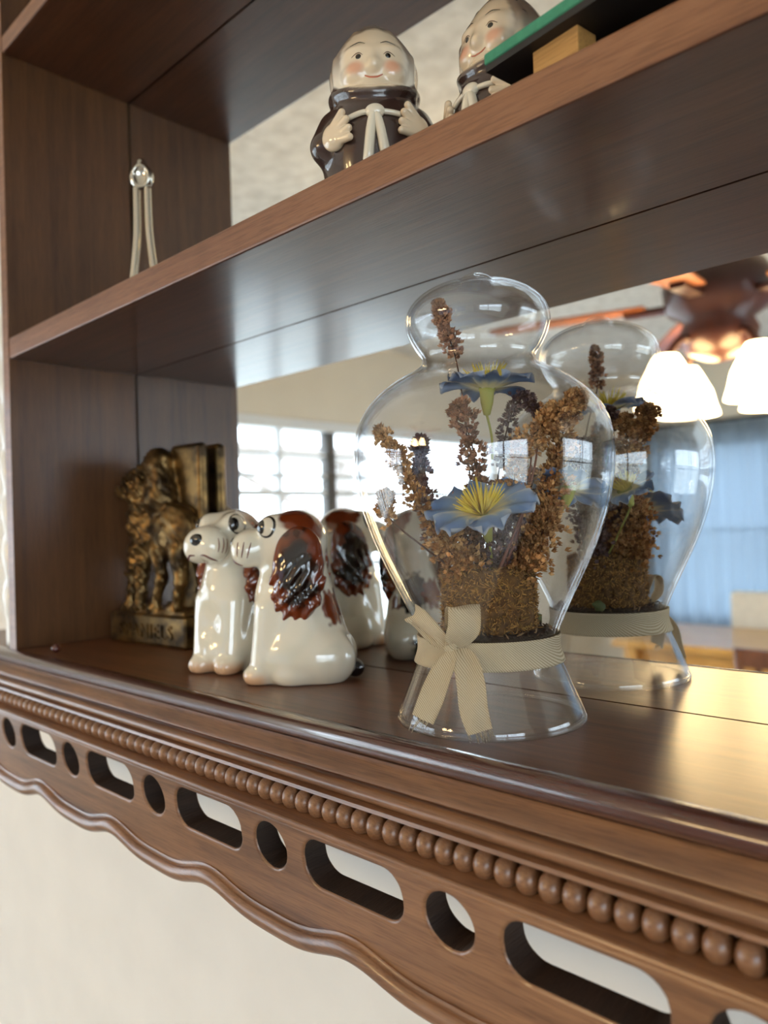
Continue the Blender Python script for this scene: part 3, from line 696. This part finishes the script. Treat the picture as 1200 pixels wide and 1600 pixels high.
flower((890, 772, .002), (.28, .45, .85), .0165, (800, 905, .006), 3, lift=.4)
# small leaf in the soil
A = Acc(); lf = catmull([(.022, .010, .005), (.026, .014, .009), (.027, .018, .010)], 5)
link('small_leaf', mesh(*tube_data(lf, [.0003, .0012, .0022, .0030, .0034, .0032, .0028, .0020, .0014, .0008, .0002], 5)), plain('dull_green_leaf', (96, 108, 66), rough=.7), arr)

# ================================================================== CERAMIC SPANIELS
CRM = lin((232, 222, 200))
def dog_body(p):
    q = p.copy(); q[:, 1] *= 1.22; ay = p.copy(); ay[:, 1] = np.abs(ay[:, 1])
    d = cone(q, (9, 0, 62), (5, 0, 24), 20.5, 27.5)
    d = smin(d, ell(q, (6, 0, 12), (31, 29, 20)), 8)
    d = smin(d, ell(ay, (-9, 12, 14), (18, 12, 17)), 5)
    d = smin(d, ell(p, (15, 0, 48), (18.5, 17, 22)), 6)
    leg = cone(ay, (23, 9, 44), (28, 9.5, 8), 9.5, 8)
    d = smin(d, leg, 3.5)
    d = smin(d, ell(ay, (31, 10, 5), (9.5, 8.2, 7)), 2.5)
    d = smin(d, ell(ay, (10, 17, 5), (11, 7, 6.5)), 3)
    for yy in (7.2, 12.6): d = smax(d, -(cone(ay, (40.5, yy, 9), (40.5, yy, 0), 1.2, 1.2)), 1.2)
    hd = ell(p, (8, 0, 84), (19.5, 19, 19))
    hd = smin(hd, ell(ay, (20, 9, 92), (9, 7.5, 8.5)), 5)
    hd = smin(hd, cone(p, (20, 0, 80), (35, 0, 81.5), 12.5, 11.2), 6)
    hd = smin(hd, ell(ay, (36.5, 6.5, 79.5), (9.5, 8.2, 10.5)), 4)
    d = smin(d, hd, 6)
    d = smin(d, ell(p, (-26, 0, 6), (5.5, 5, 5.5)), 3)
    return smax(d, -p[:, 2], 1.2)
def ear_s(p):
    q = p-np.array((5, 18.8, 64)); t = q[:, 2]/29; q[:, 0] -= -1.5*t; q[:, 1] += 2.2*t*t
    wd = 15.8-.6*np.clip(t, -1, 1)+2.5*ssp(.3, .9, t)
    d = ell(np.stack([q[:, 0]/wd*15, q[:, 1], q[:, 2]], 1), (0, 0, 0), (15, 6.2, 29))
    low = ssp(18, -8, q[:, 2])
    return d-low*(.8*np.sin(q[:, 0]*.95+2.2*np.sin(q[:, 2]*.24))+.6*np.sin(q[:, 2]*.62+q[:, 0]*.6))*.9
dme, dp = nets(dog_body, (-36, -29, -2), (52, 29, 106), .9)
def dog_paint(p):
    x, y, z = p.T; c = np.tile(CRM, (len(p), 1)); w1 = wob(p, .25, 2); w2 = wob(p, .9, 4)
    br = lin((112, 46, 18)); bk = lin((22, 18, 18)); orr = lin((226, 168, 116))
    c = mixc(c, lin((206, 204, 184)), .35*ssp(-.4, .8, w1))
    c = mixc(c, orr, .75*ssp(10, 3, z+.5*w2)*ssp(22, 30, x))
    cap = ssp(1.5, -1.5, np.sqrt(((x-2)/15)**2+((np.abs(y)-11)/9.5)**2+((z-96)/13)**2)*12-12+.8*w2)
    c = mixc(c, br, cap)
    blot = lambda cx, cy, cz, r: ssp(1., -1., np.sqrt((x-cx)**2+(y-cy)**2+((z-cz)*.8)**2)-r+1.6*w2)
    c = mixc(c, bk, blot(-20, -5, 47, 12)); c = mixc(c, br, blot(-18, 12, 46, 10)); c = mixc(c, bk, blot(-32, 0, 6, 10)); c = mixc(c, br, blot(-12, -19, 40, 6)*.9)
    return c
setcol(dme, dog_paint(dp)); M_cer = vcol('glazed_ceramic', rough=.12, coat=1.).m; dme.materials.append(M_cer)
eme, ep = nets(ear_s, (-18, 8, 30), (28, 32, 98), .9)
def ear_paint(p, s=1):
    w2 = wob(p, .35, 9); w3 = wob(p, 1.1, 10); e = np.sqrt(((p[:, 0]-5)/15)**2+((p[:, 2]-66)/29)**2)
    c = mixc(lin((26, 15, 12)), lin((116, 48, 18)), ssp(.52, .95, e+.16*w2+.06*w3)); return c
setcol(eme, ear_paint(ep)); eme.materials.append(M_cer)
eme2 = eme.copy(); eme2.transform(Matrix.Scale(-1, 4, (0, 1, 0))); eme2.flip_normals()
M_blk = plain('black_glaze', (16, 15, 16), rough=.1, coat=1); M_eyew = plain('cream_glaze', (226, 214, 190), rough=.12, coat=1)
M_brl = plain('brown_paint_line', (112, 52, 26), rough=.3, coat=.5); M_red = plain('dark_red_paint', (96, 34, 24), rough=.3, coat=.5)
dparts = [('ear', eme, None), ('ear', eme2, None)]
for s in (-1, 1):
    en = (.62, .74*s, .22); ec = (24, 15.5*s, 93.5)
    dparts.append(('eye', mesh(*patch(dog_body, ec, en, 6.2, 7.0, .15, dome=.5)), M_blk))
    dparts.append(('eye_white', mesh(*patch(dog_body, ec, en, 5.6, 6.4, .35, dome=.6)), M_eyew))
    dparts.append(('pupil', mesh(*patch(dog_body, np.array(ec)+np.array((1.9, -1.4*s, -.4)), en, 3.4, 4.6, 1.15, dome=.35)), M_blk))
    A = Acc()
    for k_ in range(3): A.add(*stroke(dog_body, [(41-k_*4.2, 14*s, 85-.4*k_), (41.5-k_*3.9, 15*s, 80), (42.2-k_*3.5, 15*s, 75.5-.5*k_)], .45, .0))
    dparts.append(('whisker_marks', A.me(), M_brl))
    dparts.append(('mouth_line', mesh(*stroke(dog_body, [(48, 1.5*s, 72), (46, 6*s, 73.5), (42, 10*s, 71), (39, 12*s, 68)], .8, -.2)), M_red))
dparts.append(('nose', mesh(*patch(dog_body, (47, 0, 85), (.85, 0, .5), 4.8, 3.8, .3, dome=1.2)), M_blk))
def dog(label, loc, rz, sc=1.0):
    d = empty('spaniel_figurine', label, 'figurine', loc, rz, 'pair of ceramic spaniels'); d.scale = (sc,)*3
    link('body', dme, None, d); par = None
    for n, me, ma in dparts:
        o = bpy.data.objects.new(n, me); COL.objects.link(o); o.parent = d
        if ma and not me.materials: me.materials.append(ma)
        me.polygons.foreach_set('use_smooth', [True]*len(me.polygons))
    return d
dog('glossy ceramic spaniel with dark brown ears sitting in profile beside the glass jar', (.2945, -.049, Z0), math.atan2(-.692, -.7216))
dog('glossy ceramic spaniel facing the shelf edge between the bronze bookend and the other spaniel', (.2165, -.0425, Z0), math.atan2(-.95, .30), 1.03)

# ================================================================== BRONZE BOOKEND
def book_s(p):
    d = rbox(p, (55, 16, 12.5), (55, 16, 12.5), 2.0)
    d = smin(d, rbox(p, (55, 17, 26), (48, 13, 3), 2.0), 2)
    s = rbox(p, (84, 26.5, 92), (21, 5, 72), 4.5)
    dg_ = union([ell(p, (74, 15, 92), (30, 12, 24)), ell(p, (40, 12, 92), (17, 11, 27)), cone(p, (36, 13, 104), (30, 13, 130), 13, 10), ell(p, (27, 12, 135), (14, 9, 11)), cone(p, (20, 12, 132), (6, 12, 128), 7.5, 6),
                 ell(p, (40, 6, 124), (7, 5, 17)), ell(p, (56, 16, 150), (15, 10, 13)), cone(p, (50, 14, 147), (33, 12, 142), 8, 6), ell(p, (63, 8, 134), (8, 5, 20)), cone(p, (60, 17, 120), (58, 17, 145), 17, 12),
                 cone(p, (28, 11, 80), (20, 9, 32), 7, 4.4), cone(p, (41, 9, 76), (37, 7, 32), 7, 4.4), cone(p, (62, 9, 78), (68, 8, 54), 8, 4.6), cone(p, (68, 8, 54), (60, 7, 32), 4.6, 4), cone(p, (88, 11, 78), (92, 10, 52), 9, 5), cone(p, (92, 10, 52), (85, 9, 32), 5, 4.2),
                 ell(p, (17, 8, 30), (7, 5, 4)), ell(p, (34, 6, 30), (7, 5, 4)), ell(p, (57, 6, 30), (7, 5, 4)), ell(p, (82, 8, 30), (7, 5, 4))], 3.5)
    w_ = wob(p, .55, 21)+.6*wob(p, 1.0, 22)
    cur = ssp(62, 30, p[:, 0]-.0*p[:, 2])*ssp(40, 60, p[:, 2])*.9+.35
    return smin(smin(d, s, 3), dg_-w_*1.25*cur, 2.5)
bk = empty('bookend', 'antique bronze bookend with standing spaniels in relief in the corner by the side panel', 'bookend', (.0185, -.041, Z0), .06)
bme, bp = nets(book_s, (-3, -7, -2), (113, 35, 168), 1.15)
def mk_bronze():
    nt = NT('antique_bronze'); tc = nt.n('ShaderNodeTexCoord'); no = nt.n('ShaderNodeTexNoise'); no.inputs['Scale'].default_value = 70; no.inputs['Detail'].default_value = 4; nt.l(tc.outputs['Object'], no.inputs['Vector'])
    r = ramp(nt, [(.35, lin((58, 44, 28))), (.65, lin((140, 110, 66)))]); nt.l(no.outputs[0], r.inputs[0]); nt.l(r.outputs[0], nt.b.inputs['Base Color'])
    nt.set(Metallic=.85, Roughness=.36); return nt.m
M_brz = mk_bronze(); link('relief', bme, M_brz, bk)
tcv = bpy.data.curves.new('txt', 'FONT'); tcv.body = 'SPANIELS'; tcv.size = .0165; tcv.extrude = .0009; tcv.align_x = 'CENTER'; tcv.space_character = 1.15
tmp = bpy.data.objects.new('tmp', tcv); COL.objects.link(tmp); dg = bpy.context.evaluated_depsgraph_get(); dg.update()
tme = bpy.data.meshes.new_from_object(tmp.evaluated_get(dg)); bpy.data.objects.remove(tmp)
tme.transform(Matrix.Translation((.055, -.0004, .0065)) @ Matrix.Rotation(math.pi/2, 4, 'X')); tme.materials.clear()
link('lettering', tme, M_brz, bk, smooth=False)

# ================================================================== MONK FIGURINES
def monk_s(p):
    ay = p.copy(); ay[:, 1] = np.abs(ay[:, 1]); q = p.copy()
    d = ell(p, (0, 0, 24), (25, 26, 34)); d = smin(d, cone(p, (0, 0, 24), (0, 0, 2), 24, 22.5), 6)
    d = smin(d, cone(ay, (0, 20, 38), (9, 23.5, 25), 8, 8), 5)
    col = p.copy(); col[:, 2] -= 0.012*p[:, 1]**2; d = smin(d, ell(col, (1, 0, 45), (22.5, 22.5, 7)), 3)
    tz = np.clip((p[:, 2]-62)/26, 0, 1.15); wz = 1-.36*tz**1.6; q[:, 0] = p[:, 0]/wz; q[:, 1] = p[:, 1]/wz      # hood tapering to a soft point
    hd = np.where(p[:, 2] > 62, ell(q, (0, 0, 62), (19.8, 21.8, 26.5)), ell(p, (0, 0, 62), (19.8, 21.8, 20.5)))
    face = union([ell(ay, (13.5, 7.5, 56), (6.5, 7.5, 6)), ell(p, (15, 0, 50), (5.5, 7, 4.5)), ell(p, (18.5, 0, 58.5), (3.6, 3.4, 3.4)), cone(p, (17, 0, 65), (19, 0, 59), 2.2, 2.8), ell(ay, (14.5, 6.5, 67), (4, 6, 2.5))], 2.5)
    hd = smin(hd, face, 2.5)
    hd = smin(hd, smin(cone(ay, (9.5, 17.8, 46), (9.5, 17.2, 66), 2.0, 1.8), cone(ay, (9.5, 17.2, 66), (8, 8, 80), 1.8, 1.2), 1), 2.5)
    d = smin(d, hd, 2.0)
    return smax(d, -p[:, 2], 1.)
mme, mp2 = nets(monk_s, (-29, -34, -2), (29, 34, 96), .75)
def monk_paint(p):
    x, y, z = p.T; sk = lin((236, 214, 182)); robe = lin((62, 42, 36)); gr = lin((136, 118, 102)); w1 = wob(p, .3, 31); w2 = wob(p, 1., 32)
    c = np.tile(sk, (len(p), 1)); c = mixc(c, lin((238, 226, 206)), ssp(12, 16, np.abs(y)))
    r_ = np.sqrt(((x-12)/16)**2+(y/16.5)**2+((z-62)/19)**2)
    hair = ssp(.90, 1.03, r_+.03*w2)*ssp(56, 70, z+x*.2)
    c = mixc(c, gr, hair*.95)
    c = mixc(c, lin((232, 148, 112)), .65*ssp(1.1, .35, np.sqrt(((np.abs(y)-8.8)/5.2)**2+((z-57.5)/4.2)**2))*ssp(8, 12, x))
    cl = 46.5+.018*y*y-.06*np.abs(x-10); c = mixc(c, robe, ssp(.9, -.9, z-cl+.3*w2)); c = mixc(c, lin((120, 104, 94)), .6*ssp(1.4, .3, np.abs(z-cl+1.2+.4*w1)))
    return c
setcol(mme, monk_paint(mp2)); M_mk = vcol('monk_glaze', rough=.25, coat=.8); mme.materials.append(M_mk.m)
M_skin = plain('cream_ceramic_hand', (236, 212, 178), rough=.15, coat=1); M_cord = plain('ivory_ceramic_cord', (238, 226, 202), rough=.15, coat=1); M_lip = plain('red_lip_paint', (196, 104, 76), rough=.2, coat=1)
def hand_me(s, tilt):
    def hs(p):
        q = p.copy()
        fs = [ell(q, (0, 3.2, 0), (3.6, 6.2, 6.6))]
        for i, (zz, L) in enumerate(((5.2, 7.5), (1.8, 8.5), (-1.8, 8), (-5.0, 6.5))): fs.append(cone(q, (1.0, 0, zz*.8), (1.8-.1*i, -L*.75, zz*1.25), 2.1, 1.75))
        d = fs[0]
        for e in fs[1:]: d = smin(d, e, 1.1)
        return d
    me, pp = nets(hs, (-5, -11, -10), (6, 11, 10), .6)
    if s < 0: me.transform(Matrix.Scale(-1, 4, (0, 1, 0))); me.flip_normals()
    me.transform(Matrix.Rotation(tilt, 4, 'X')); return me
HP = {1: snap(monk_s, [(22, 17.5, 28.5)], .8)[0], -1: snap(monk_s, [(22, -17.5, 26)], .8)[0]}
hands = {}
for s in (1, -1):
    me = hand_me(s, -.35*s); me.transform(Matrix.Translation(Vector(HP[s]*.001)) @ Matrix.Rotation(s*math.radians(32), 4, 'Z')); hands[s] = me
kn_ = snap(monk_s, [(25, 0, 33)], 1.)[0]
A = Acc()
for s in (1, -1): A.add(*tube_data(snap(monk_s, catmull([kn_, (kn_[0]-1, 6*s, 33), (kn_[0]-3, 12*s, 32+.5*s)], 6), .9)*.001, .0013, 8))
for s, e in ((1, (25, 4.2, 13)), (-1, (25, -4.0, 9))):
    pa = snap(monk_s, catmull([kn_, (26, 1.8*s, 27), e], 8), 1.); A.add(*tube_data(pa*.001, np.linspace(.0020, .0026, len(pa))*np.where(np.arange(len(pa)) == len(pa)-1, .4, 1), 8))
cord_me = A.me()
knot_me = nets(lambda p: ell(p, (0, 0, 0), (2.6, 4.6, 3.4)), (-4, -6, -5), (4, 6, 5), .6)[0]; knot_me.transform(Matrix.Translation(Vector(kn_*.001)))
mparts = [('hand', hands[1], M_skin), ('hand', hands[-1], M_skin), ('cord', cord_me, M_cord), ('cord_knot', knot_me, M_cord)]
for s in (1, -1):
    mparts.append(('eyebrow', mesh(*stroke(monk_s, [(16, 3.4*s, 68.6), (16, 6.6*s, 70.6), (15, 10*s, 68.4)], .36, -.05)), M_blk))
    mparts.append(('eye', mesh(*patch(monk_s, (18, 6.8*s, 63), (1, .25*s, 0), 1.45, 1.35, .1, dome=.15)), M_blk))
    mparts.append(('eyelid', mesh(*stroke(monk_s, [(17, 4.4*s, 63.2), (17, 6.6*s, 64.7), (16, 9.4*s, 63)], .25, .0)), plain('brown_lid_paint', (110, 80, 62), rough=.3)))
mparts.append(('mouth', mesh(*stroke(monk_s, [(20, -4.2, 53.6), (20, 0, 52.7), (20, 4.2, 53.8)], .62, -.1)), M_lip))
def monk(label, loc, rz, sc=1.):
    d = empty('monk_figurine', label, 'figurine', loc, rz, 'pair of ceramic monks'); d.scale = (sc,)*3
    link('body', mme, None, d)
    for n, me, ma in mparts:
        o = bpy.data.objects.new(n, me); COL.objects.link(o); o.parent = d
        if not me.materials: me.materials.append(ma)
        me.polygons.foreach_set('use_smooth', [True]*len(me.polygons))
monk('ceramic monk in brown robe standing clear on the shelf, hands on its cord belt', (.382, -.070, Z0+ZT), math.atan2(-.722, .692), 1.05)
monk('ceramic monk in brown robe half hidden behind the green base of the dark box', (.446, -.046, Z0+ZT), math.atan2(-1, -.06))

# ================================================================== BOX ON GREEN BASE, SILVER TONGS, BEAD
M_green = plain('green_felt', (62, 138, 104), rough=.75, noise=.12, nscale=300)
gb = empty('dark_box', 'dark wooden box on a green edged base with light wooden feet', 'box', (.478, -.1085, Z0+ZT), -.13)
box('green_base', (0, 0, .0145), (.13, .085, .0190), M_green, gb, bev=.0008)
box('base_underside', (.0006, .0006, .0118), (.1294, .0844, .0145), plain('black_base_card', (30, 25, 22), rough=.6), gb)
M_foot = wood('pine_foot', (168, 116, 56), (204, 154, 86), rough=.6, coat=0)
for x, y in ((.0196, .0056), (.095, .0056), (.0196, .064), (.095, .064)): box('foot', (x, y, .0004), (x+.0205, y+.011, .0118), M_foot, gb, bev=.0004)
M_dbox = wood('dark_box_wood', (36, 24, 18), (66, 46, 36), axis='Z', rough=.4)
bd = box('box_body', (.030, .012, .0190), (.122, .078, .10), M_dbox, gb, bev=.002)
for i in range(5): box('box_rib', (.036+i*.018, .0085, .0192), (.045+i*.018, .012, .098), M_dbox, bd, bev=.001)
sv = empty('silver_tongs', 'polished silver tongs standing upright on the shelf by the side panel', 'tongs', (.156, -.076, Z0+ZT), YAW); sv.scale = (.87, .87, .87)
M_sil = plain('polished_silver', (214, 208, 196), rough=.12, metal=1)
def bulb(p):
    d = union([ell(p, (0, 0, 104), (10, 6, 10)), cone(p, (0, 0, 108), (0, 0, 116), 7, 3.5)], 3)
    return smax(d, -ell(p, (0, -6.5, 103), (6.5, 5, 9)), 1.5)
link('bud_tip', nets(bulb, (-13, -9, 90), (13, 9, 122), .8)[0], M_sil, sv)
for s in (-1, 1):
    pa = catmull([(.0045*s, 0, .096), (.0045*s, 0, .080), (.0052*s, 0, .055), (.0085*s, 0, .025), (.0125*s, 0, .0018)], 8)
    tube('arm', pa, np.linspace(.0030, .0034, len(pa)), M_sil, sv, n=12)
rbd = link('small_bead', nets(lambda p: smin(ell(p, (0, 0, 3), (3.6, 3.6, 3)), ell(p, (0, 0, 5.4), (1.6, 1.6, 1.6)), 1), (-5, -5, -1), (5, 5, 8), .5)[0], plain('dark_red_gloss', (86, 40, 34), rough=.2, coat=1))
rbd.location = (.044, -.0985, Z0+.0002); rbd['label'] = 'small glossy dark red knob lying on the shelf floor near the corner'; rbd['category'] = 'knob'
